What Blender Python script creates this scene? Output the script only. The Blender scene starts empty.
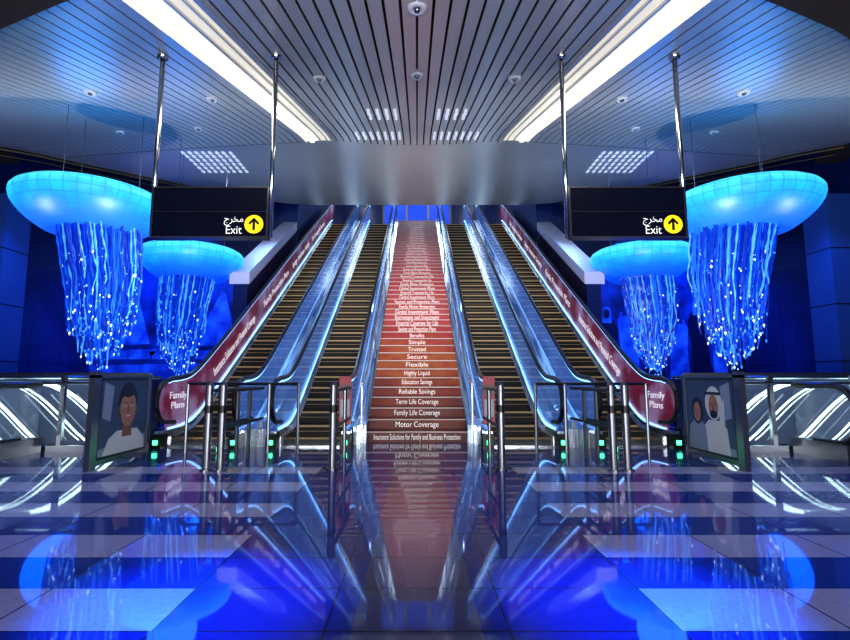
import bpy, math, random, bmesh
from mathutils import Matrix, Vector
random.seed(7)
SC = bpy.context.scene
SC.view_settings.view_transform = 'Standard'
SC.view_settings.look = 'None'
SC.view_settings.exposure = .42
SC.view_settings.gamma = .84

# ------------------------------------------------------------------ materials
def mat(name, col=(.5,.5,.5), rough=.5, metal=0., emit=None, es=0., coat=0., alpha=1., trans=0., spec=.5):
    m = bpy.data.materials.new(name); m.use_nodes = True
    b = m.node_tree.nodes['Principled BSDF']
    b.inputs['Base Color'].default_value = (*col, 1)
    b.inputs['Roughness'].default_value = rough
    b.inputs['Metallic'].default_value = metal
    b.inputs['Specular IOR Level'].default_value = spec
    b.inputs['Coat Weight'].default_value = coat
    b.inputs['Coat Roughness'].default_value = .05
    b.inputs['Alpha'].default_value = alpha
    b.inputs['Transmission Weight'].default_value = trans
    if emit:
        b.inputs['Emission Color'].default_value = (*emit, 1)
        b.inputs['Emission Strength'].default_value = es
    return m

class NT:
    def __init__(s, m): s.m = m; s.nt = m.node_tree; s.b = s.nt.nodes['Principled BSDF']
    def n(s, t, **k):
        x = s.nt.nodes.new(t)
        for a, v in k.items(): setattr(x, a, v)
        return x
    def l(s, a, b): s.nt.links.new(a, b)
    def math(s, op, a, b=None):
        x = s.n('ShaderNodeMath', operation=op)
        for i, v in enumerate((a, b)):
            if v is None: continue
            if isinstance(v, (int, float)): x.inputs[i].default_value = v
            else: s.l(v, x.inputs[i])
        return x.outputs[0]
    def mix(s, f, a, b):
        x = s.n('ShaderNodeMix', data_type='RGBA')
        if isinstance(f, (int, float)): x.inputs[0].default_value = f
        else: s.l(f, x.inputs[0])
        for i, v in ((6, a), (7, b)):
            if isinstance(v, tuple): x.inputs[i].default_value = (*v, 1)
            else: s.l(v, x.inputs[i])
        return x.outputs[2]
    def xyz(s):
        tc = s.n('ShaderNodeTexCoord'); sp = s.n('ShaderNodeSeparateXYZ')
        s.l(tc.outputs['Object'], sp.inputs[0]); s.tc = tc
        return sp.outputs

STEEL = mat('brushed_steel', (.55,.58,.62), .25, 1.)
STEELD = mat('dark_steel', (.2,.21,.24), .3, .9)
CHROME = mat('polished_steel', (.6,.61,.63), .18, 1.)
RUBBER = mat('handrail_rubber', (.01,.01,.014), .3)
BLACK = mat('black_plastic', (.006,.006,.008), .4)
BRONZE = mat('bronze_bulkhead', (.075,.055,.035), .5, .2)
WHITE = mat('white_lettering', (.85,.85,.85), .5, emit=(1,1,1), es=.35)
CREAM = mat('trough_diffuser', (.6,.57,.48), .5, emit=(1,.93,.76), es=.5)
TUBE = mat('fluorescent_tube', (1,1,1), .5, emit=(1,.97,.86), es=5)
STREAK = mat('glass_streak_glow', (1,1,1), .5, emit=(.7,1,.95), es=3)
GLOWB = mat('added_blue_glow', (.3,.6,1), .5, emit=(.25,.55,1), es=2.4)  # glowing strips added under the handrails to light the balustrade metal
GREEN = mat('green_led', (.1,1,.3), .5, emit=(.05,1,.25), es=6)
YEL = mat('sign_yellow', (1,.75,.02), .5, emit=(1,.68,.0), es=.6)
SIGN = mat('sign_navy', (.004,.006,.025), .35, spec=.15)
SKIN = mat('print_skin', (.4,.2,.13), .4)
PW = mat('print_white', (.6,.62,.66), .4)
PB = mat('print_blue', (.05,.08,.16), .4)
PR = mat('print_red', (.5,.04,.08), .35)
PD = mat('print_dark', (.02,.02,.035), .3)
MUR = mat('mural_base', (.006,.03,.2), .35)
MUR2 = mat('mural_light', (.06,.26,.75), .4)
MUR3 = mat('mural_dark', (.002,.006,.05), .4)
for mm, ca, cb, sc in ((MUR, (.002,.01,.09), (.012,.07,.36), 1.1), (MUR2, (.015,.08,.4), (.1,.34,.85), 2.2)):
    t = NT(mm); t.xyz()
    nz = t.n('ShaderNodeTexNoise'); nz.inputs['Scale'].default_value = sc; nz.inputs['Detail'].default_value = 7
    t.l(t.tc.outputs['Object'], nz.inputs[0])
    cr = t.n('ShaderNodeValToRGB')
    cr.color_ramp.elements[0].position = .38; cr.color_ramp.elements[0].color = (*ca, 1)
    cr.color_ramp.elements[1].position = .62; cr.color_ramp.elements[1].color = (*cb, 1)
    t.l(nz.outputs[0], cr.inputs[0]); t.l(cr.outputs[0], t.b.inputs['Base Color'])
TRUSS = mat('truss_cladding', (.01,.02,.1), .3, .3)
PILA = mat('pilaster_panel', (.04,.14,.5), .35)
SOFF = mat('soffit_panel', (.6,.6,.75), .4)

GLASS = mat('tinted_glass', (.5,.7,.9), .05, 0, alpha=.2, spec=.8)
GLASSB = mat('balustrade_glass', (.35,.55,.85), .12, .4, alpha=.5, spec=.8, emit=(.05,.25,1), es=.08)

DECK = mat('escalator_deck', (.5,.66,.85), .2, .9)
t = NT(DECK); o = t.xyz()
nz = t.n('ShaderNodeTexNoise'); nz.inputs['Scale'].default_value = 1.3; nz.inputs['Detail'].default_value = 4
mp = t.n('ShaderNodeMapping'); mp.inputs['Scale'].default_value = (22, .9, .9)
t.l(t.tc.outputs['Object'], mp.inputs[0]); t.l(mp.outputs[0], nz.inputs[0])
cr = t.n('ShaderNodeValToRGB'); e = cr.color_ramp.elements
e[0].position = .35; e[0].color = (.14,.24,.42,1); e[1].position = .6; e[1].color = (.82,.9,.96,1)
t.l(nz.outputs[0], cr.inputs[0]); t.l(cr.outputs[0], t.b.inputs['Base Color'])

AD = mat('advert_print', (.4,.03,.07), .3, coat=.3)
t = NT(AD); o = t.xyz()
nz = t.n('ShaderNodeTexNoise'); nz.inputs['Scale'].default_value = 1.7; nz.inputs['Detail'].default_value = 5
t.l(t.tc.outputs['Object'], nz.inputs[0])
cr = t.n('ShaderNodeValToRGB')
cr.color_ramp.elements[0].position = .42; cr.color_ramp.elements[0].color = (.45,.03,.1,1)
cr.color_ramp.elements[1].position = .62; cr.color_ramp.elements[1].color = (.85,.5,.72,1)
t.l(nz.outputs[0], cr.inputs[0]); t.l(cr.outputs[0], t.b.inputs['Base Color'])

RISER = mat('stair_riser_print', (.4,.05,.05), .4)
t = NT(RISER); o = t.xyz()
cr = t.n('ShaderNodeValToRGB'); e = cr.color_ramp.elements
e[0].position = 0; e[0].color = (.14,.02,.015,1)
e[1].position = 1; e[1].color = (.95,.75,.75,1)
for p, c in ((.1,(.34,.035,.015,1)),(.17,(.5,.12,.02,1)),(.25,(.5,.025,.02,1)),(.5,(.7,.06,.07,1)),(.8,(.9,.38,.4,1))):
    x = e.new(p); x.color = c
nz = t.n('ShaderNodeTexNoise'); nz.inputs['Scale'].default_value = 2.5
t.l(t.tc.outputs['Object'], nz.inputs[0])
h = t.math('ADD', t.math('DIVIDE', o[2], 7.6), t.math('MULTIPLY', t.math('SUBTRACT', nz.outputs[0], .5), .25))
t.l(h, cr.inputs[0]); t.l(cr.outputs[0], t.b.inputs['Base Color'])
TREAD = mat('stair_tread', (.1,.03,.03), .35)
NOSE = mat('stair_nosing', (.9,.72,.68), .4)

ESTEP = mat('escalator_riser', (.01,.008,.006), .5, .2)
t = NT(ESTEP); o = t.xyz()
f = t.math('FRACT', t.math('MULTIPLY', o[0], 36))
t.l(t.mix(t.math('GREATER_THAN', f, .5), (.012,.008,.006), (.003,.002,.002)), t.b.inputs['Base Color'])
ENOSE = mat('escalator_step_edge', (.6,.42,.2), .45)

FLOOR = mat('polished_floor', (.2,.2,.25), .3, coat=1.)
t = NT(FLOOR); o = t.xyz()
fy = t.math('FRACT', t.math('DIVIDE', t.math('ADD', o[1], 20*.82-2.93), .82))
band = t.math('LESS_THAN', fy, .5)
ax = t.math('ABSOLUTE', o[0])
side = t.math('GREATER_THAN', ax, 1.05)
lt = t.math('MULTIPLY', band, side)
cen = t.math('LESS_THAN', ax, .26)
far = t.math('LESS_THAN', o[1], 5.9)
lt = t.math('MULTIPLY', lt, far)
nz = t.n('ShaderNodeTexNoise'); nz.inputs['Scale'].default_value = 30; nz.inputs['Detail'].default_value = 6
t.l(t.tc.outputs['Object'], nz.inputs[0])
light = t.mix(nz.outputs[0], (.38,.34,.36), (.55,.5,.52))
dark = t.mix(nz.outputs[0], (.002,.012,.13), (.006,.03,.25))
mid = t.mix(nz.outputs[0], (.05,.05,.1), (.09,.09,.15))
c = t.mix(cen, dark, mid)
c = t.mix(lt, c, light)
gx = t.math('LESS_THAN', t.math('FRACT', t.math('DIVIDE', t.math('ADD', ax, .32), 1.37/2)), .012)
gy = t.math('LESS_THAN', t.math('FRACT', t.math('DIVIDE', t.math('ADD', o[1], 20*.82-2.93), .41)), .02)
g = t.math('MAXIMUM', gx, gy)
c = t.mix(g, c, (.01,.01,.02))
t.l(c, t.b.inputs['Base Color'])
t.b.inputs['Specular IOR Level'].default_value = .1
t.b.inputs['Coat IOR'].default_value = 1.9
t.b.inputs['Coat Roughness'].default_value = .035

WALL = mat('blue_wall_panel', (.01,.04,.25), .3, coat=.3)
t = NT(WALL); o = t.xyz()
sx = t.math('LESS_THAN', t.math('FRACT', t.math('DIVIDE', t.math('ADD', t.math('ADD', o[0], o[1]), 40), 1.2)), .02)
sz = t.math('LESS_THAN', t.math('FRACT', t.math('DIVIDE', o[2], 1.4)), .012)
nz = t.n('ShaderNodeTexNoise'); nz.inputs['Scale'].default_value = .5
t.l(t.tc.outputs['Object'], nz.inputs[0])
c = t.mix(nz.outputs[0], (.002,.008,.06), (.008,.035,.22))
t.l(t.mix(t.math('MAXIMUM', sx, sz), c, (.001,.003,.03)), t.b.inputs['Base Color'])
DARKC = mat('upper_ceiling_paint', (.008,.01,.02), .6)

SLAT = mat('ceiling_slat', (.62,.62,.6), .34, .4)
VOID = mat('ceiling_void', (.004,.005,.007), .8)
VAULT = mat('ceiling_vault_panel', (.55,.55,.54), .36, .45)
RIM = mat('ceiling_rim', (.05,.035,.02), .35, .6)

BELL = mat('lamp_bell', (.02,.15,.4), .4)
t = NT(BELL); o = t.xyz()
ang = t.math('ARCTAN2', o[1], o[0])
rib = t.math('LESS_THAN', t.math('FRACT', t.math('MULTIPLY', t.math('ADD', ang, 7.), 40/6.28318)), .09)
ring = t.math('LESS_THAN', t.math('FRACT', t.math('MULTIPLY', t.math('ADD', o[2], 1.), 7.)), .1)
cr = t.n('ShaderNodeValToRGB'); e = cr.color_ramp.elements
e[0].position = 0; e[0].color = (0,.05,.7,1); e[1].position = 1; e[1].color = (.05,.6,1,1)
for p, cc in ((.2,(.0,.12,.9,1)),(.42,(.0,.28,1,1)),(.66,(.02,.55,1,1)),(.85,(.1,.85,1,1)),(.95,(.1,.85,1,1))):
    x = e.new(p); x.color = cc
t.l(t.math('DIVIDE', t.math('ADD', o[2], .52), .74), cr.inputs[0])
nz = t.n('ShaderNodeTexNoise'); nz.inputs['Scale'].default_value = 3.5; nz.inputs['Detail'].default_value = 4
t.l(t.tc.outputs['Object'], nz.inputs[0])
c = t.mix(t.math('MULTIPLY', t.math('MAXIMUM', rib, ring), .45), cr.outputs[0], (0,.08,.5))
t.l(c, t.b.inputs['Emission Color'])
t.l(t.math('ADD', .2, t.math('MULTIPLY', nz.outputs[0], 1.15)), t.b.inputs['Emission Strength'])
ST = [mat('strand_deep', (.01,.05,.3), .2, emit=(.0,.03,.48), es=.45),
      mat('strand_mid', (.02,.12,.5), .2, emit=(.0,.1,.9), es=.65),
      mat('strand_pale', (.1,.3,.7), .15, emit=(.06,.32,1), es=.8),
      mat('strand_crystal', (.7,.85,1), .05, emit=(.6,.8,1), es=1.2)]
BLUEP = mat('backlit_blue_panel', (.02,.1,.6), .4, emit=(.0,.05,.6), es=.6)
DECKGLOW = mat('deck_reflection_glow', (1,1,1), .5, emit=(.85,.93,1), es=4.5)

# ------------------------------------------------------------------ mesh builder
class M:
    def __init__(s): s.v = []; s.f = []; s.m = []
    def add(s, vs, fs, mi=0):
        b = len(s.v); s.v += [tuple(v) for v in vs]
        for f in fs: s.f.append([b+i for i in f]); s.m.append(mi)
    def box(s, x0, x1, y0, y1, z0, z1, mi=0):
        x0, x1 = sorted((x0, x1))
        s.add([(x0,y0,z0),(x1,y0,z0),(x1,y1,z0),(x0,y1,z0),(x0,y0,z1),(x1,y0,z1),(x1,y1,z1),(x0,y1,z1)],
              [(0,3,2,1),(4,5,6,7),(0,1,5,4),(1,2,6,5),(2,3,7,6),(3,0,4,7)], mi)
    def tube(s, pts, r, n=8, mi=0, cap=True):
        pts = [Vector(p) for p in pts]; vs = []
        rr = r if isinstance(r, (list, tuple)) else [r]*len(pts)
        ref = None
        for i, p in enumerate(pts):
            d = (pts[min(i+1, len(pts)-1)] - pts[max(i-1, 0)]).normalized()
            if ref is None:
                ref = Vector((1,0,0)) if abs(d.x) < .9 else Vector((0,0,1))
            a = (ref - d*ref.dot(d)).normalized(); ref = a
            b = d.cross(a)
            for k in range(n):
                th = 2*math.pi*k/n
                vs.append(p + (a*math.cos(th) + b*math.sin(th))*rr[i])
        fs = []
        for i in range(len(pts)-1):
            for k in range(n):
                k2 = (k+1) % n
                fs.append((i*n+k, i*n+k2, (i+1)*n+k2, (i+1)*n+k))
        if cap:
            fs.append(tuple(range(n))[::-1]); fs.append(tuple((len(pts)-1)*n+k for k in range(n)))
        s.add(vs, fs, mi)
    def ribbon(s, x0, x1, prof, mi=0):
        x0, x1 = sorted((x0, x1)); vs = []
        for y, a, b in prof: vs += [(x0,y,a),(x1,y,a),(x1,y,b),(x0,y,b)]
        fs = []
        for i in range(len(prof)-1):
            for k in range(4):
                k2 = (k+1) % 4
                fs.append((i*4+k, i*4+k2, i*4+4+k2, i*4+4+k))
        fs.append((3,2,1,0)); q = 4*(len(prof)-1); fs.append((q, q+1, q+2, q+3))
        s.add(vs, fs, mi)
    def lathe(s, prof, n=32, mi=0, c=(0,0,0)):
        vs = []; fs = []
        for r, z in prof:
            for k in range(n):
                th = 2*math.pi*k/n
                vs.append((c[0]+r*math.cos(th), c[1]+r*math.sin(th), c[2]+z))
        for i in range(len(prof)-1):
            for k in range(n):
                k2 = (k+1) % n
                fs.append((i*n+k, i*n+k2, (i+1)*n+k2, (i+1)*n+k))
        s.add(vs, fs, mi)
    def obj(s, name, mats, parent=None, smooth=False, loc=(0,0,0), recalc=True, weld=False):
        me = bpy.data.meshes.new(name); me.from_pydata(s.v, [], s.f)
        for m in mats: me.materials.append(m)
        me.polygons.foreach_set('material_index', s.m)
        me.update()
        bm = bmesh.new(); bm.from_mesh(me)
        if weld: bmesh.ops.remove_doubles(bm, verts=bm.verts, dist=1e-4)
        if recalc: bmesh.ops.recalc_face_normals(bm, faces=bm.faces)
        bm.to_mesh(me); bm.free()
        if smooth: me.polygons.foreach_set('use_smooth', [True]*len(me.polygons))
        o = bpy.data.objects.new(name, me); SC.collection.objects.link(o)
        o.location = loc
        if parent: attach(o, parent)
        return o
def attach(o, p):
    o.parent = p; o.matrix_parent_inverse = Matrix.Translation(-Vector(p.location))
def empty(name, loc=(0,0,0)):
    e = bpy.data.objects.new(name, None); e.location = loc; e.empty_display_size = .3
    SC.collection.objects.link(e); return e
def text(body, size, m, mtx, parent, name='lettering', width=None, align='CENTER', ext=.002):
    cu = bpy.data.curves.new(name, 'FONT'); cu.body = body; cu.size = size; cu.extrude = ext
    cu.align_x = align; cu.align_y = 'CENTER'; cu.materials.append(m)
    o = bpy.data.objects.new(name, cu); SC.collection.objects.link(o)
    o.matrix_world = mtx
    if width:
        bpy.context.view_layer.update()
        w = max(o.dimensions.x, .01)
        o.matrix_world = mtx @ Matrix.Diagonal((width/w, 1, 1, 1))
    if parent: attach(o, parent)
    return o
def frame(xa, ya, loc):
    xa = Vector(xa).normalized(); ya = Vector(ya).normalized(); za = xa.cross(ya)
    m = Matrix((xa, ya, za)).transposed().to_4x4(); m.translation = Vector(loc); return m
def interp(x, tab):
    if x <= tab[0][0]: return tab[0][1]
    for (a, b), (c, d) in zip(tab, tab[1:]):
        if x <= c: return b + (d-b)*(x-a)/(c-a)
    return tab[-1][1]

S = .594; Y0 = 8.0; YT = 20.8; ZT = S*(YT-Y0)
def base(y, y0=8.25):
    k = .35
    d = y - y0
    z = S*0.5*(d + math.sqrt(d*d + k*k))
    zt = ZT - z
    z = ZT - 0.5*(zt + math.sqrt(zt*zt + .01))
    return max(z, 0)

# ------------------------------------------------------------------ room
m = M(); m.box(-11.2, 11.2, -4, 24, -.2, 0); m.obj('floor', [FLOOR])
for sgn, nm in ((-1,'left'),(1,'right')):
    m = M(); m.box(sgn*11, sgn*11.2, -4, 16.3, 0, 10.5); m.obj('wall_'+nm, [WALL])
    m = M(); m.box(sgn*4.0, sgn*11.2, 16.3, 16.5, 0, 10.5); m.obj('wall_back_'+nm, [WALL])
    m = M(); m.box(sgn*4.0, sgn*4.15, 16.5, 24, 0, 10.5); m.obj('wall_stairwell_'+nm, [WALL])
    m = M()
    m.box(sgn*10.25, sgn*10.99, 12.1, 12.9, 0, 5.6, 0)
    for z in (1.4, 2.8, 4.2): m.box(sgn*10.24, sgn*10.98, 12.09, 12.91, z, z+.02, 1)
    m.box(sgn*10.2, sgn*10.99, 12.05, 12.95, 0, .15, 1)
    m.obj('wall_pilaster', [PILA, MUR3])
    m = M()
    ys = [11.8+.45*i for i in range(11)]
    m.ribbon(sgn*4.02, sgn*4.5, [(y, base(y)+1.12, base(y)+1.42) for y in ys], 0)
    m.ribbon(sgn*4.06, sgn*4.4, [(y, 0, base(y)+1.12) for y in ys], 1)
    m.obj('escalator_flank_wall', [SOFF, TRUSS])
m = M(); m.box(-4.15, 4.15, 24, 24.2, 0, 10.5); m.obj('wall_back', [WALL])
m = M(); m.box(-11.2, 11.2, 11.0, 24.2, 10.5, 10.6); m.obj('ceiling_upper', [DARKC])
m = M(); m.box(-4.0, 4.0, YT+.25, 24, ZT-.3, ZT); m.obj('floor_upper_landing', [FLOOR])
m = M(); m.box(-1.6, 1.6, 23.9, 23.98, ZT, ZT+2.6); m.box(-1.7,1.7,23.86,23.99,ZT+2.6,ZT+2.7,1)
for x in (-1.7,-.55,.5,1.6): m.box(x, x+.1, 23.86, 23.99, ZT, ZT+2.6, 1)
m.obj('landing_door', [BLUEP, STEELD])  # glass door with a glowing blue panel at the top landing
# added glowing panels, hidden above the vault, for bright reflections on the decks
for x in (-2.9, -1.0, 1.0, 2.9):
    m = M()
    for k in range(3):
        y = 16.8+2.3*k
        m.box(x-.3, x+.3, y, y+1.9, 10.42, 10.46, 0)
        m.box(x-.36, x+.36, y-.06, y+1.96, 10.44, 10.5, 1)
    m.obj('added_glow_panel', [DECKGLOW, STEELD])

# ------------------------------------------------------------------ ceiling
def zc(y):
    if y < 10.5: return 3.1 + .313*y
    if y < 12.5:
        d = y-10.5; return 3.1+.313*10.5 + .313*d - .313*d*d/4
    return 3.1+.313*10.5+.313
YB = [(0,16),(3.6,16),(4.7,15.75),(5.6,15.25),(6.4,14.65),(7.5,13.9),(9,12.8),(10.4,11.6)]
YF = [(0,3.1),(1.5,3.3),(2.6,3.8),(3.2,4.1),(4.27,4.7),(5.2,5.35),(7,6.9),(9,9.1),(10.4,11.4)]
ceil = empty('ceiling', (0, 9, 6))
m = M()
def column(x0, x1, ya, yb, th, mi, dz=0):
    if yb - ya < .05: return
    n = max(2, int((yb-ya)/.5)+1)
    m.ribbon(x0, x1, [(ya+(yb-ya)*i/(n-1), zc(ya+(yb-ya)*i/(n-1))+dz, zc(ya+(yb-ya)*i/(n-1))+dz+th) for i in range(n)], mi)
YE = 11.4
for sgn in (-1, 1):
    x = .012
    while x < 1.95:
        column(sgn*x, sgn*(x+.13), interp(x, YF), YE-.15+.35*(1-(x/1.95)**2), .02, 0)
        x += .158
    x = 2.68
    while x < 10.25:
        yb = min(interp(x+.1, YB)-.25, YE + (x-2.7)*.16)
        column(sgn*x, sgn*(x+.149), interp(x, YF), yb, .02, 0)
        x += .172
m.obj('slats', [SLAT], ceil)
m = M()
N = 60
xs = [-10.4+20.8*i/N for i in range(N+1)]
for i in range(N):
    a, b = xs[i], xs[i+1]
    ya0, ya1 = interp(abs(a), YF), interp(abs(b), YF)
    yb0, yb1 = interp(abs(a), YB), interp(abs(b), YB)
    K = 14
    vs = []
    for k in range(K+1):
        q = k/K
        y0 = ya0+(yb0-ya0)*q; y1 = ya1+(yb1-ya1)*q
        vs += [(a,y0,zc(y0)+.06),(b,y1,zc(y1)+.06)]
    m.add(vs, [(2*k,2*k+1,2*k+3,2*k+2) for k in range(K)], 0)
m.obj('void_backing', [VOID], ceil)
m = M()
for i in range(N):
    a, b = xs[i], xs[i+1]
    def ys_(x):
        x = abs(x); e = YE-.15+.35*max(0, 1-(x/1.95)**2) if x < 2.66 else min(interp(x+.1, YB)-.25, YE+(x-2.7)*.16)
        return e, interp(x, YB)
    (p0, q0), (p1, q1) = ys_(a), ys_(b)
    K = 8; vs = []
    for k in range(K+1):
        q = k/K; y0 = p0+(q0-p0)*q; y1 = p1+(q1-p1)*q
        vs += [(a,y0,zc(y0)-.004),(b,y1,zc(y1)-.004)]
    m.add(vs, [(2*k,2*k+1,2*k+3,2*k+2) for k in range(K)], 0)
    vs = []
    for k in range(7):
        th = math.pi/2*k/6
        vs += [(a, q0+.35*math.sin(th), zc(q0)-.004+.5*(1-math.cos(th))), (b, q1+.35*math.sin(th), zc(q1)-.004+.5*(1-math.cos(th)))]
    m.add(vs, [(2*k,2*k+1,2*k+3,2*k+2) for k in range(6)], 0 if abs(a) < 4.6 else 1)
m.obj('vault_panel', [VAULT, RIM], ceil, smooth=True, weld=True)
for sgn in (-1,1):
    m = M()
    m.tube([(sgn*x, interp(x,YB)+.02, zc(interp(x,YB))-.05) for x in (4.7,5.2,5.6,6.4,7.5,8.2,9,9.7,10.4)], .05, 8)
    m.tube([(sgn*x, interp(x,YB)+.3, zc(interp(x,YB))-.12) for x in (5.2,5.6,6.4,7.5,8.2,9,9.7,10.4)], .022, 8)
    m.obj('edge_track', [RIM], ceil)
m = M()
for i in range(N):
    a, b = xs[i], xs[i+1]
    y0, y1 = interp(abs(a), YF), interp(abs(b), YF)
    z0, z1 = zc(y0), zc(y1)
    m.add([(a,y0,z0+.06),(b,y1,z1+.06),(b,y1,z1-.08),(a,y0,z0-.08)], [(0,1,2,3)], 0)
    m.add([(a,y0,z0-.08),(b,y1,z1-.08),(b,-4,z1-.08),(a,-4,z0-.08)], [(0,1,2,3)], 0)
for sgn in (-1,1):
    m.box(sgn*10.4, sgn*11, -4, 12.5, 6.55, 6.7)
m.obj('front_bulkhead', [BRONZE], ceil)
for sgn in (-1, 1):
    e = empty('ceiling_light_trough', (sgn*2.3, 7.5, zc(7.5)))
    m = M()
    ya, yb = 3.6, YE+.1
    def col2(x0, x1, dz, th, mi, a=ya, b=yb):
        n = 18
        m.ribbon(sgn*x0, sgn*x1, [(a+(b-a)*i/(n-1), zc(a+(b-a)*i/(n-1))+dz, zc(a+(b-a)*i/(n-1))+dz+th) for i in range(n)], mi)
    col2(1.99, 2.66, .03, .02, 0)
    col2(1.95, 1.99, -.03, .09, 1)
    col2(2.64, 2.68, -.03, .09, 1)
    col2(2.44, 2.53, -.005, .03, 2)
    col2(2.12, 2.14, -.0, .03, 1)
    col2(2.28, 2.31, -.0, .03, 1)
    m.obj('trough', [CREAM, SLAT, TUBE], e)
m = M()
for sgn in (-1,1):
    for r, y in enumerate((8.3, 8.7, 10.4, 10.8)):
        for k in range(2, 6 if r < 2 else 9):
            x = .0+.158*k
            m.box(sgn*(x+.05), sgn*(x+.1), y, y+.22, zc(y)-.0, zc(y)+.02, 0)
    for r in range(6):
        for k in range(8):
            x = 4.7+.172*k; y = 12.05+.24*r
            m.box(sgn*x, sgn*(x+.07), y, y+.14, zc(y)-.02, zc(y)+.01, 0)
m.obj('air_grille_slots', [mat('grille_white', (.8,.82,.85), .4, emit=(.9,.95,1), es=.3)], ceil)
for (x, y) in ((-1.35,6.5),(1.35,6.5),(0,6.35),(-3.3,7.6),(3.3,7.6),(-5.0,7.2),(5.0,7.2),(0,4.3),(-6.5,10.4),(6.5,10.4),(-4.6,10),(4.6,10)):
    m = M(); z = zc(y)
    m.lathe([(.0,-.02),(.04,-.02),(.05,-.04),(.085,-.03),(.095,.0),(.095,.03)], 20, 0, (x,y,z-.005))
    m.lathe([(0,-.06),(.025,-.05),(.03,-.02)], 12, 1, (x,y,z-.005))
    m.obj('smoke_detector', [PW, STEELD], None, smooth=True)

# ------------------------------------------------------------------ staircase
st = empty('staircase', (0, Y0, 0))
RISE = ZT/45; RUN = (YT-Y0)/45
m = M()
for i in range(45):
    y = Y0+i*RUN; z = i*RISE
    m.add([(-.78,y,z),(.78,y,z),(.78,y,z+RISE-.022),(-.78,y,z+RISE-.022)], [(0,1,2,3)], 0)
    m.box(-.78, .78, y-.02, y+RUN, z+RISE-.022, z+RISE, 1)
    m.add([(-.78,y-.021,z+RISE-.022),(.78,y-.021,z+RISE-.022),(.78,y-.021,z+RISE-.002),(-.78,y-.021,z+RISE-.002)], [(0,1,2,3)], 2)
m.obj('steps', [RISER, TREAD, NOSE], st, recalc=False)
phr = ['Insurance Solutions for Family and Business Protection','','Family Life Coverage','Term Life Coverage','Reliable Savings','Education Savings','Highly Liquid','Flexible','Secure','Trusted','Simple','Benefits','Savings and Protection Plans','Financial Coverage for Life','Retirement and Investment','Global Investment Plans','Family Motor Protection']
WT = [(0,1.36),(1,.7),(2.4,.8),(4.6,.6),(6.2,.47),(9.4,.36),(11.4,.36),(12.2,1.05),(16,1.08),(20,1.0),(25.6,.8),(32,.68),(41,.5),(45,.9)]
rnd = random.Random(3)
for i in range(45):
    y = Y0+i*RUN; z = i*RISE
    body = phr[i] if i < len(phr) else rnd.choice(phr[12:])
    if i == 1: body = 'Motor Coverage'
    if i > 40: body = 'Insurance Partner of the City'
    w = interp(i, WT)*(1 if i < 11 else rnd.uniform(.82, 1.12))
    text(body, .125 if i < 12 else .17, WHITE, frame((1,0,0),(0,0,1),(0,y-.004,z+RISE*.45)), st, 'riser_lettering', w)
m = M()
ysam = [7.5+.12*i for i in range(10)]+[8.8+.6*i for i in range(21)]
for sgn in (-1,1):
    m.ribbon(sgn*.78, sgn*.9, [(y, 0, base(y,8.0)+.2) for y in ysam if y >= 7.8], 0)
    m.tube([(sgn*.84, y, base(y,8.0)+.86) for y in ysam if y >= 7.6], .025, 8, 1)
    for y in (7.7, 10, 12.5, 15, 17.5, 20):
        m.tube([(sgn*.84,y,base(y,8.0)+.15),(sgn*.84,y,base(y,8.0)+.86)], .015, 6, 1)
m.obj('stair_rails', [DECK, CHROME], st, smooth=False)

# ------------------------------------------------------------------ escalators
yy = [7.5+.1*i for i in range(16)]+[9.2+.5*i for i in range(23)]+[20.3+.1*i for i in range(12)]
R = .31; YC = 7.5
def balustrade(m, x, glass, th=.012):
    prof = []
    for k in range(9):
        a = math.pi/2*(k+.15)/9
        prof.append((YC-R*math.cos(a), .66-(R-.02)*math.sin(a), .66+(R-.02)*math.sin(a)))
    prof += [(y, base(y)+.2, base(y)+.95) for y in yy]
    m.ribbon(x-th, x+th, prof, glass)
    pts = [(x, YC+.25, .33)]
    for k in range(13):
        a = -math.pi/2 + math.pi*k/12
        pts.append((x, YC-R*math.cos(a), .66+R*math.sin(a)))
    pts += [(x, y, base(y)+.97) for y in yy[1:]]
    m.tube(pts, .036, 8, 1)
    m.tube([(x, p[1]+ (0.045 if p[1] < YC else 0), p[2]-(.05 if p[1] >= YC and p[2] > .5 else 0)) for p in pts[7:]], .015, 6, 3)

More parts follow.
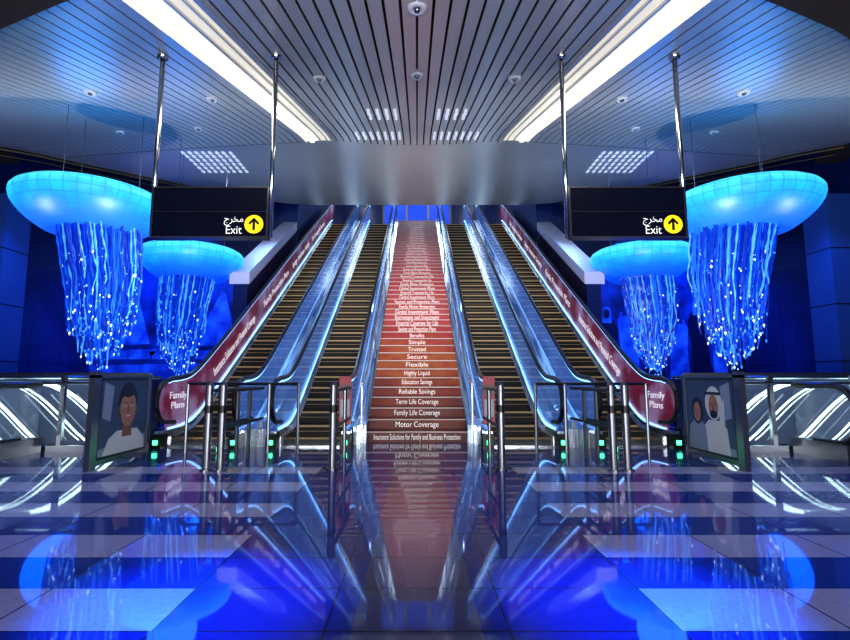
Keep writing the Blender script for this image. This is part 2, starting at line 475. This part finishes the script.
def escalator(xa, xb, sgn, ad_outer):
    e = empty('escalator', (sgn*(xa+xb)/2, 7.6, 0))
    m = M()
    balustrade(m, sgn*xa, 0)
    balustrade(m, sgn*xb, 4 if ad_outer else 0)
    m.obj('balustrades', [GLASSB, RUBBER, STEEL, GLOWB, AD], e, smooth=False)
    m = M()
    for x, s2 in ((xa, 1), (xb, -1)):
        m.ribbon(sgn*(x-.06), sgn*(x+.06), [(y, max(base(y)-.3, 0) if y > 8.6 else 0, base(y)+.22) for y in [7.3]+yy], 0)
        m.ribbon(sgn*(x+s2*.06), sgn*(x+s2*.1), [(y, max(base(y)-.3, 0) if y > 8.6 else 0, base(y)+.12) for y in [7.5]+yy], 1)
        m.box(sgn*(x-.075), sgn*(x+.075), 7.22, 7.42, 0, .2, 2)
        m.box(sgn*(x-.03), sgn*(x+.03), 7.2, 7.22, .06, .12, 3)
    for x, s2 in ((xa, 1), (xb, -1)):
        m.tube([(sgn*(x+s2*.03), y, base(y)+.235) for y in yy], .009, 6, 4)
    m.obj('skirts', [DECK, STEEL, BLACK, GREEN, GLOWB], e)
    m = M()
    x0, x1 = sgn*(xa+.1), sgn*(xb-.1)
    m.box(x0, x1, 7.4, 8.32, .0, .025, 2)
    m.box(x0, x1, 8.2, 8.34, .025, .035, 1)
    r, run = .2, .2/S
    n = int((YT-8.3)/run)
    for i in range(n):
        y = 8.34+i*run; z = .03 + i*r
        a, b = min(x0,x1), max(x0,x1)
        m.box(a, b, y, y+run+.02, z-.15, z+r, 0)
        m.box(a, b, y-.012, y+.002, z+r-.03, z+r+.002, 1)
        m.box(a, b, y-.006, y+.002, z+r-.1, z+r-.093, 1)
    m.obj('moving_steps', [ESTEP, ENOSE, STEEL], e)
    m = M()
    m.ribbon(sgn*(xa-.05), sgn*(xb+.05), [(y, 0 if y < 9.5 else max(0, base(y)-1.0), max(.0, base(y)-.32)) for y in yy if y > 9.0], 0)
    m.obj('truss', [TRUSS], e)
    return e
for sgn in (-1, 1):
    e1 = escalator(1.02, 2.07, sgn, False)
    m = M()
    m.ribbon(sgn*.9, sgn*.96, [(y, 0, base(y)+.26) for y in [7.6]+yy], 0)
    m.ribbon(sgn*2.13, sgn*2.335, [(y, 0, base(y)+.24) for y in [7.4]+yy], 0)
    m.ribbon(sgn*2.28, sgn*2.33, [(y, base(y)+.2, base(y)+.34) for y in yy], 1)
    m.obj('deck', [DECK, CHROME], e1)
    e2 = escalator(2.6, 3.7, sgn, True)
    m = M()
    m.ribbon(sgn*2.34, sgn*2.54, [(y, 0, base(y)+.24) for y in [7.4]+yy], 0)
    m.ribbon(sgn*3.76, sgn*3.86, [(y, 0, base(y)+.24) for y in [7.4]+yy], 1)
    m.obj('deck', [DECK, TRUSS], e2)
    c, s = math.cos(math.atan(S)), math.sin(math.atan(S))
    words = ['Insurance Solutions and Financial Coverage', 'Family Protection Plans', 'Savings  Investment  Security', 'Life Coverage for Everyone']
    ypos = [10.2, 13.0, 15.6, 18.2]
    for w, y in zip(words, ypos):
        z = base(y)+.56
        xa = (0, c, s) if sgn < 0 else (0, -c, -s)
        text(w, .24, WHITE, frame(xa, (0,-s,c), (sgn*3.68, y, z)), e2, 'advert_lettering', 2.5)
    m = M()
    m.ribbon(sgn*3.684, sgn*3.687, [(7.3,.5,.82),(7.6,.42,.88),(8.3,.42,.9)], 0)
    m.obj('newel_print', [AD], e2)
    xa = (0, 1, 0) if sgn < 0 else (0, -1, 0)
    text('Family\nPlans', .15, WHITE, frame(xa, (0,0,1), (sgn*3.68, 7.8, .66)), e2, 'newel_lettering', .55)
    m = M()
    m.box(sgn*.93, sgn*1.1, 7.14, 7.17, .35, 1.02, 0)
    m.box(sgn*.95, sgn*1.08, 7.13, 7.14, .45, .7, 1)
    m.box(sgn*.95, sgn*1.08, 7.13, 7.14, .76, .9, 2)
    m.obj('newel_plate', [PR, PW, PD], e1)

# ------------------------------------------------------------------ queue posts & rails
for sgn in (-1, 1):
    for xs_, y0 in (((.93,), 5.65), ((2.13, 2.28), 5.55)):
        xm = sum(xs_)/len(xs_)
        e = empty('queue_barrier', (sgn*xm, y0, 0))
        m = M()
        for x in xs_:
            m.tube([(sgn*x,y0,0),(sgn*x,y0,.02)], .07, 16, 0)
            m.tube([(sgn*x,y0,.02),(sgn*x,y0,.92),(sgn*x,y0,.96)], [.042,.042,.03], 14, 0)
            m.tube([(sgn*x,y0,.62),(sgn*x,y0,.7)], .046, 14, 1)
            m.tube([(sgn*x,y0+.9,0),(sgn*x,y0+.9,.88)], .025, 10, 0)
            for z in (.86, .45):
                m.tube([(sgn*x,y0,z),(sgn*x,y0+1.45,z)], .02, 8, 1)
        if len(xs_) > 1:
            for z in (.86,):
                m.tube([(sgn*(xm-.6),y0+1.3,z+.06),(sgn*(xm+.9),y0+1.3,z+.06)], .02, 8, 1)
                for dx in (-.6,-.2,.45,.9):
                    m.tube([(sgn*(xm+dx),y0+1.3,0),(sgn*(xm+dx),y0+1.3,z+.06)], .022, 8, 0)
            m.box(sgn*(xm+.43), sgn*(xm+.47), y0+1.27, y0+1.29, .02, .08, 2)
        m.obj('posts_and_rails', [STEELD, BLACK, GREEN], e, smooth=False)

# ------------------------------------------------------------------ poster panels beside gates
PG = mat('print_grey', (.24,.3,.42), .4); PS = mat('print_shadow', (.25,.11,.07), .4)
for sgn in (-1, 1):
    e = empty('advertising_panel', (sgn*3.55, 6.1, 0))
    m = M(); X = sgn*3.55
    m.box(X-.03, X+.03, 5.5, 5.62, 0, 1.07, 1)
    m.box(X-.02, X+.02, 6.66, 6.72, 0, 1.02, 1)
    m.box(X-.012, X+.012, 5.62, 6.66, .08, 1.0, 0)
    m.box(X-.03, X+.03, 5.5, 6.72, 1.0, 1.03, 1)
    m.box(X-.03, X+.03, 5.62, 6.66, .04, .09, 1)
    m.obj('panel_frame', [PD, STEELD, GREEN], e)
    d = -sgn
    def pr(pts, off, mi):
        m.add([(X+d*(.013+off), y, z) for y, z in pts], [tuple(range(len(pts)))], mi)
    def ell(cy, cz, ry, rz, off, mi, n=24):
        pr([(cy+ry*math.cos(2*math.pi*k/n), cz+rz*math.sin(2*math.pi*k/n)) for k in range(n)], off, mi)
    m = M()
    pr([(5.66,.12),(6.62,.12),(6.62,.97),(5.66,.97)], .001, 0)
    pr([(5.66,.12),(6.62,.12),(6.62,.3),(5.66,.2)], .002, 6)
    pr([(5.7,.55),(5.86,.5),(5.9,.9),(5.72,.95)], .002, 6)
    if sgn < 0:   # close portrait of a smiling child in a white shirt
        cy, cz = 6.2, .64
        pr([(5.74,.12),(6.6,.12),(6.58,.26),(6.42,.38),(6.0,.38),(5.84,.3)], .003, 1)
        pr([(6.1,.3),(6.3,.3),(6.29,.46),(6.11,.46)], .004, 7)
        ell(cy, cz+.06, .2, .25, .005, 4)
        ell(cy-.165, cz-.01, .03, .05, .0055, 7); ell(cy+.165, cz-.01, .03, .05, .0055, 7)
        ell(cy, cz, .165, .22, .006, 2)
        pr([(cy-.16,cz+.1),(cy-.1,cz+.14),(cy,cz+.12),(cy+.1,cz+.15),(cy+.16,cz+.1),(cy+.13,cz+.23),(cy,cz+.27),(cy-.13,cz+.23)], .007, 4)
        for s_ in (-1, 1):
            ell(cy+s_*.065, cz+.02, .03, .016, .008, 1); ell(cy+s_*.065, cz+.02, .013, .015, .009, 4)
            pr([(cy+s_*.065-.035,cz+.058),(cy+s_*.065+.035,cz+.058),(cy+s_*.065+.03,cz+.068),(cy+s_*.065-.03,cz+.068)], .008, 4)
        pr([(cy-.01,cz+.02),(cy+.01,cz+.02),(cy+.028,cz-.055),(cy-.028,cz-.055)], .008, 7)
        ell(cy, cz-.105, .055, .022, .008, 5); ell(cy, cz-.1, .045, .01, .009, 1)
    else:         # couple: man in white headscarf and woman
        pr([(5.76,.12),(6.3,.12),(6.28,.4),(6.15,.5),(5.95,.5),(5.8,.42)], .003, 1)
        ell(6.04, .7, .17, .2, .004, 1)
        pr([(5.88,.7),(5.95,.45),(5.83,.36),(5.83,.76)], .005, 1)
        ell(6.04, .66, .095, .14, .006, 2); ell(6.04, .57, .075, .05, .007, 4)
        ell(6.0, .69, .016, .009, .008, 4); ell(6.08, .69, .016, .009, .008, 4)
        pr([(6.035,.69),(6.05,.69),(6.06,.63),(6.025,.63)], .008, 7)
        pr([(5.88,.8),(6.2,.8),(6.19,.83),(5.89,.83)], .008, 4)
        pr([(6.2,.12),(6.6,.12),(6.58,.4),(6.48,.47),(6.3,.47),(6.22,.4)], .0032, 6)
        ell(6.39, .6, .12, .17, .0042, 4)
        ell(6.39, .58, .08, .12, .006, 2)
        ell(6.36, .6, .013, .008, .008, 4); ell(6.42, .6, .013, .008, .008, 4); ell(6.39, .53, .025, .008, .008, 5)
    m.obj('poster_print', [PB, PW, SKIN, PR, PD, PR, PG, PS], e, recalc=False)

# ------------------------------------------------------------------ side glass barriers with glowing tubes added for streaks of light in the glass
for sgn in (-1, 1):
    e = empty('glass_barrier', (sgn*6.2, 7.0, 0))
    m = M()
    xw = [3.75+1.15*i for i in range(7)]
    for x in xw:
        m.box(sgn*(x-.03), sgn*(x+.03), 6.97, 7.03, 0, 1.05, 1)
    for a, b in zip(xw, xw[1:]):
        m.box(sgn*(a+.05), sgn*(b-.05), 6.99, 7.01, .1, .98, 0)
    m.box(sgn*3.7, sgn*10.7, 6.96, 7.04, 1.03, 1.07, 1)
    m.tube([(sgn*3.7,6.93,.93),(sgn*10.7,6.93,.93)], .022, 8, 1)
    m.box(sgn*3.7, sgn*10.7, 6.96, 7.04, 0, .08, 1)
    m.obj('glass_and_rail', [GLASS, STEEL], e)
    e = empty('side_light_streaks', (sgn*6.2, 7.6, 0))
    m = M()
    for k in range(9):
        xb = 4.3+.62*k
        pts = []
        for j in range(11):
            q = j/10
            pts.append((sgn*(xb+1.25*q), 7.45+.12*(k%2), .08+.85*math.sin(q*math.pi/2)**1.15*.98))
        m.tube(pts, .016 if k % 2 else .026, 6, 0)
        m.tube([(p[0]+sgn*.12, p[1]+.03, p[2]) for p in pts], .008, 6, 0)
    for k in range(15):
        xb = 4.15+.4*k
        m.tube([(sgn*xb,7.8,.05),(sgn*(xb+.7),7.8,.75)], .012, 6, 1)
    m.box(sgn*4.0, sgn*10.7, 7.85, 7.9, 0, .95, 2)
    m.tube([(sgn*4.0,7.86,1.0),(sgn*10.7,7.86,1.0)], .03, 8, 1)
    m.obj('light_lines', [STREAK, STEEL, TRUSS], e)
    e = empty('side_escalator_newel', (sgn*5.1, 6.2, 0))
    m = M(); X = sgn*5.15
    pts = [(X, 6.6, .2)]+[(X, 6.25-.33*math.cos(-math.pi/2+math.pi*k/12), .55+.35*math.sin(-math.pi/2+math.pi*k/12)) for k in range(13)]+[(X, 6.9, .9)]
    m.tube(pts, .04, 8, 0)
    m.ribbon(X-.01, X+.01, [(5.95,.5,.6),(6.0,.35,.75),(6.1,.26,.84),(6.25,.21,.88),(6.9,.21,.88)], 1)
    m.box(X-.06, X+.06, 6.05, 6.92, 0, .2, 2)
    m.obj('newel', [RUBBER, GLASS, STEELD], e)

# ------------------------------------------------------------------ hanging exit signs
for sgn in (-1, 1):
    cx = sgn*2.37 + (.04 if sgn > 0 else 0); Y = 5.6
    e = empty('exit_sign', (cx, Y, 2.88))
    x0, x1 = cx-.65, cx+.65; zb, zt = 2.6, 3.17
    m = M()
    m.box(x0, x1, Y-.06, Y+.06, zb, zt, 0)
    for (a, b, c, d) in ((x0-.015, x1+.015, zt, zt+.015), (x0-.015, x1+.015, zb-.015, zb), (x0-.015, x0, zb, zt), (x1, x1+.015, zb, zt)):
        m.box(a, b, Y-.068, Y+.068, c, d, 1)
    m.box(x0+.01, x1-.01, Y-.062, Y-.06, zb+.29, zb+.295, 1)
    m.obj('sign_box', [SIGN, STEELD], e)
    m = M()
    zp = zc(Y)
    for x in (x0-.03, x1+.03):
        m.tube([(x,Y,zb),(x,Y,zp)], .028, 12, 0)
        m.lathe([(.03,-.06),(.06,-.05),(.065,0)], 14, 0, (x,Y,zp))
    m.obj('hanging_poles', [CHROME], e, smooth=True)
    m = M()
    ccx, ccz = x1-.14, zb+.14; n = 32; yf = Y-.064
    m.add([(ccx+.108*math.cos(2*math.pi*k/n), yf, ccz+.108*math.sin(2*math.pi*k/n)) for k in range(n)], [tuple(range(n))], 0)
    yf -= .002
    m.add([(ccx-.015,yf,ccz-.07),(ccx+.015,yf,ccz-.07),(ccx+.015,yf,ccz+.05),(ccx-.015,yf,ccz+.05)], [(0,1,2,3)], 1)
    m.add([(ccx,yf,ccz+.08),(ccx-.065,yf,ccz+.012),(ccx-.045,yf,ccz-.008),(ccx,yf,ccz+.042),(ccx+.045,yf,ccz-.008),(ccx+.065,yf,ccz+.012)], [(0,1,2,3),(0,3,4,5)], 1)
    m.obj('arrow_roundel', [YEL, BLACK], e, recalc=False)
    text('Exit', .14, WHITE, frame((1,0,0),(0,0,1),(x1-.37,Y-.064,zb+.07)), e, 'exit_lettering', .18)
    text('\uFE9D\uFEAE\uFEA8\uFEE3', .11, WHITE, frame((1,0,0),(0,0,1),(x1-.37,Y-.064,zb+.2)), e, 'arabic_lettering', .22)

# ------------------------------------------------------------------ jellyfish chandeliers
def jelly(x, y, z, seed, ox, r0, Rb, L0):
    r = random.Random(seed)
    e = empty('jellyfish_chandelier', (x, y, z))
    m = M(); k_ = Rb/1.26
    prof = [(.0,.18),(.7,.2),(1.02,.21),(1.14,.2),(1.21,.16),(1.255,.1),(1.26,.03),(1.235,-.06),(1.18,-.15),(1.1,-.24),(1.0,-.33),(.89,-.41),(.78,-.48),(.68,-.5),(.4,-.45),(0,-.42)]
    m.lathe([(a*k_, b) for a, b in prof], 80, 0)
    b_ = m.obj('bell', [BELL], None, smooth=True, loc=(x,y,z)); attach(b_, e)
    m = M()
    m.lathe([(1.0*k_,.19),(1.03*k_,.22),(.98*k_,.24),(.95*k_,.19)], 48, 0, (x,y,z))
    for k in range(3):
        a = 2*math.pi*k/3+.4
        m.tube([(x+.7*math.cos(a),y+.7*math.sin(a),z+.19),(x+.7*math.cos(a),y+.7*math.sin(a),zc(y+.7*math.sin(a)))], .006, 6, 0)
    m.obj('suspension', [STEELD], e)
    m = M()
    for k in range(340):
        a = r.uniform(0, 2*math.pi); rr = r0*math.sqrt(r.uniform(.02, 1))
        L = (L0 - .5*L0*(rr/r0)**2*r.uniform(.4, 1)) * r.uniform(.78, 1)
        pts = []; rad = []
        ph = r.uniform(0, 6.28); fr = r.uniform(2, 5); am = r.uniform(.01, .04)
        n = 16
        for j in range(n+1):
            q = j/n
            rs = rr*(1-.42*(q*L/L0)**1.3)
            sh = ox*min(1, .5+q*.8)
            pts.append((x+sh+rs*math.cos(a)+am*q*math.sin(fr*q*3+ph), y+rs*math.sin(a)+am*q*math.cos(fr*q*3+ph), z-.42-L*q))
            rad.append((.011 if j % 3 else .022)*(1.15-.5*q))
        m.tube(pts, rad, 5, r.choice((0,0,0,0,1,1,2)))
        for j in range(3, n+1):
            if r.random() < (.08 if j < n else .75):
                px, py, pz = pts[j]; s = r.uniform(.011, .024)
                m.add([(px,py,pz+s*1.8),(px+s,py,pz),(px,py+s,pz),(px-s,py,pz),(px,py-s,pz),(px,py,pz-s*2)],
                      [(0,1,2),(0,2,3),(0,3,4),(0,4,1),(5,2,1),(5,3,2),(5,4,3),(5,1,4)], r.choice((2,2,3)))
    m.obj('glass_tentacles', ST, e)
    ld = bpy.data.lights.new('bell_light', 'POINT'); ld.energy = 30; ld.color = (.05,.3,1); ld.shadow_soft_size = .5
    lo = bpy.data.objects.new('bell_light_up', ld); lo.location = (x, y, z+.75); SC.collection.objects.link(lo); attach(lo, e)
    ld2 = bpy.data.lights.new('bell_light', 'POINT'); ld2.energy = 60; ld2.color = (.0,.1,1); ld2.shadow_soft_size = .6
    lo = bpy.data.objects.new('bell_light_down', ld2); lo.location = (x, y, z-1.9); SC.collection.objects.link(lo); attach(lo, e)
for sgn in (-1, 1):
    jelly(sgn*5.82, 8.7, 4.06, 11, -sgn*.3, .68, 1.22, 2.55)
    jelly(sgn*5.4, 11.76, 3.82, 23, sgn*.18, .62, 1.18, 2.4)

# ------------------------------------------------------------------ wall murals
def mural(sgn):
    e = empty('wall_mural', (sgn*8.4, 16.25, 2.7))
    m = M(); yb = 16.27
    m.box(sgn*5.6, sgn*10.7, yb, 16.3, .9, 4.6, 0)
    m.box(sgn*5.55, sgn*10.75, yb-.01, 16.3, 4.6, 4.68, 2)
    m.box(sgn*5.55, sgn*10.75, yb-.01, 16.3, .84, .92, 2)
    def poly(p, mi, k): m.add([(px, yb-.003*k, pz) for px, pz in p], [tuple(range(len(p)))], mi)
    if sgn < 0:
        for cx, s in ((-9.6,1.0),(-7.9,.7),(-6.6,.85)):
            poly([(cx-1*s,1.6),(cx+.9*s,1.6),(cx+1.2*s,1.95),(cx-1.15*s,1.85)], 1, 1)
            poly([(cx-.8*s,2.0),(cx+.9*s,2.1),(cx+.35*s,3.0+.9*s),(cx+.2*s,3.1+.9*s)], 1, 2)
            poly([(cx-.9*s,2.05),(cx-.15*s,2.05),(cx-.1*s,2.6+.6*s)], 1, 3)
        poly([(-10.6,.95),(-5.7,.95),(-5.7,1.5),(-10.6,1.4)], 1, 4)
    else:
        for i, cx in enumerate((6.2,6.9,7.7,8.5,9.2,9.9,10.35)):
            h = 3.2+.3*math.sin(i*2.1); b = 1 if i % 2 else 3
            poly([(cx-.3,.95),(cx+.33,.95),(cx+.3,2.0),(cx+.36,h-.6),(cx+.24,h-.32),(cx+.08,h-.25),(cx-.08,h-.25),(cx-.24,h-.32),(cx-.34,h-.6),(cx-.28,2.0)], b, 1+i)
            poly([(cx-.17,h-.42),(cx+.17,h-.42),(cx+.16,h-.02),(cx+.1,h+.1),(cx,h+.13),(cx-.1,h+.1),(cx-.16,h-.02)], 1 if b == 3 else 0, 9+i)
            poly([(cx-.08,h-.22),(cx,h-.27),(cx+.08,h-.22),(cx+.09,h-.02),(cx,h+.04),(cx-.09,h-.02)], 3, 17+i)
    m.obj('mural_panel', [MUR, MUR2, STEELD, MUR3], e, recalc=False)
mural(-1); mural(1)

# ------------------------------------------------------------------ lights
def area(name, loc, rot, sx, sy, e, col, spread=math.pi):
    l = bpy.data.lights.new(name, 'AREA'); l.shape = 'RECTANGLE'; l.size = sx; l.size_y = sy; l.energy = e; l.color = col; l.spread = spread
    o = bpy.data.objects.new(name, l); o.location = loc; o.rotation_euler = rot; SC.collection.objects.link(o); return o
def spot(name, loc, tgt, e, col, ang, blend=.6, r=.1):
    l = bpy.data.lights.new(name, 'SPOT'); l.energy = e; l.color = col; l.spot_size = math.radians(ang); l.spot_blend = blend; l.shadow_soft_size = r
    o = bpy.data.objects.new(name, l); o.location = loc
    o.rotation_euler = (Vector(tgt)-Vector(loc)).to_track_quat('-Z', 'Y').to_euler(); SC.collection.objects.link(o); return o
for sgn in (-1, 1):
    area('trough_lamp', (sgn*2.3, 7.3, zc(7.3)-.15), (math.radians(17.4), 0, 0), .5, 7, 60, (1,.93,.8))
    spot('blue_floor_wash', (sgn*1.35, 2.3, 3.5), (sgn*1.0, 2.4, 0), 2200, (.0,.1,1), 24, .8)  # added spot that makes the vivid blue patch on the floor
    spot('blue_hall_wash', (sgn*4.5, 4.6, 4.2), (sgn*3.2, 3.8, 0), 420, (.0,.12,1), 100, 1)
    spot('blue_wall_wash', (sgn*8, 13.2, 6.2), (sgn*8.4, 16.3, 2.4), 2000, (.02,.16,1), 95, 1)
    spot('pilaster_wash', (sgn*8.6, 11.0, 5.6), (sgn*10.4, 12.1, 3), 200, (.05,.3,1), 60, 1)
    spot('escalator_wash', (sgn*4.6, 13.8, 6.4), (sgn*1.8, 12, 2.5), 300, (.3,.6,1), 80, 1)
    spot('soffit_wash', (sgn*4.9, 11.2, 6.2), (sgn*4.3, 13.5, 4.3), 90, (.75,.75,1), 60, 1)
    spot('vault_fill', (sgn*.95, 11.2, 2.5), (sgn*2.0, 13.6, 6.7), 220, (1,.98,.95), 100, 1, .05)  # added spot beside the stair, brightens the vault panel
    spot('slat_fill', (sgn*3.9, 7.4, 1.2), (sgn*4.2, 9.6, 6), 420, (.96,.98,1), 120, 1, .05)  # added spot brightening the inner ceiling slats
    spot('slat_fill', (sgn*8.2, 7.2, 1.2), (sgn*7.2, 8.4, 6), 300, (.88,.93,1), 120, 1, .05)  # second added spot, for the outer slats
area('ceiling_fill', (0, -1.6, .5), (math.radians(145), 0, 0), 8, 1.5, 420, (1,.98,.95))  # added area light behind the camera to brighten the ceiling
spot('stairwell_fill', (0, 17.6, 9.6), (0, 13.5, 3.2), 800, (1,.95,.9), 75, 1, .3)  # added spot, out of view above the vault edge, brightens the stairs
spot('stair_frontlight', (0, 5.0, 4.4), (0, 11.5, 2.0), 400, (1,.95,.88), 60, 1, .15)

w = bpy.data.worlds.new('world'); SC.world = w; w.use_nodes = True
w.node_tree.nodes['Background'].inputs[0].default_value = (.25,.27,.35,1)
w.node_tree.nodes['Background'].inputs[1].default_value = .4

# ------------------------------------------------------------------ camera
cam = bpy.data.cameras.new('camera'); co = bpy.data.objects.new('camera', cam); SC.collection.objects.link(co)
cam.lens = 36*500/850; cam.sensor_width = 36; cam.shift_x = .0094; cam.clip_start = .05
co.location = (0, 0, 1.0); co.rotation_euler = (math.radians(96.6), 0, 0)
SC.camera = co
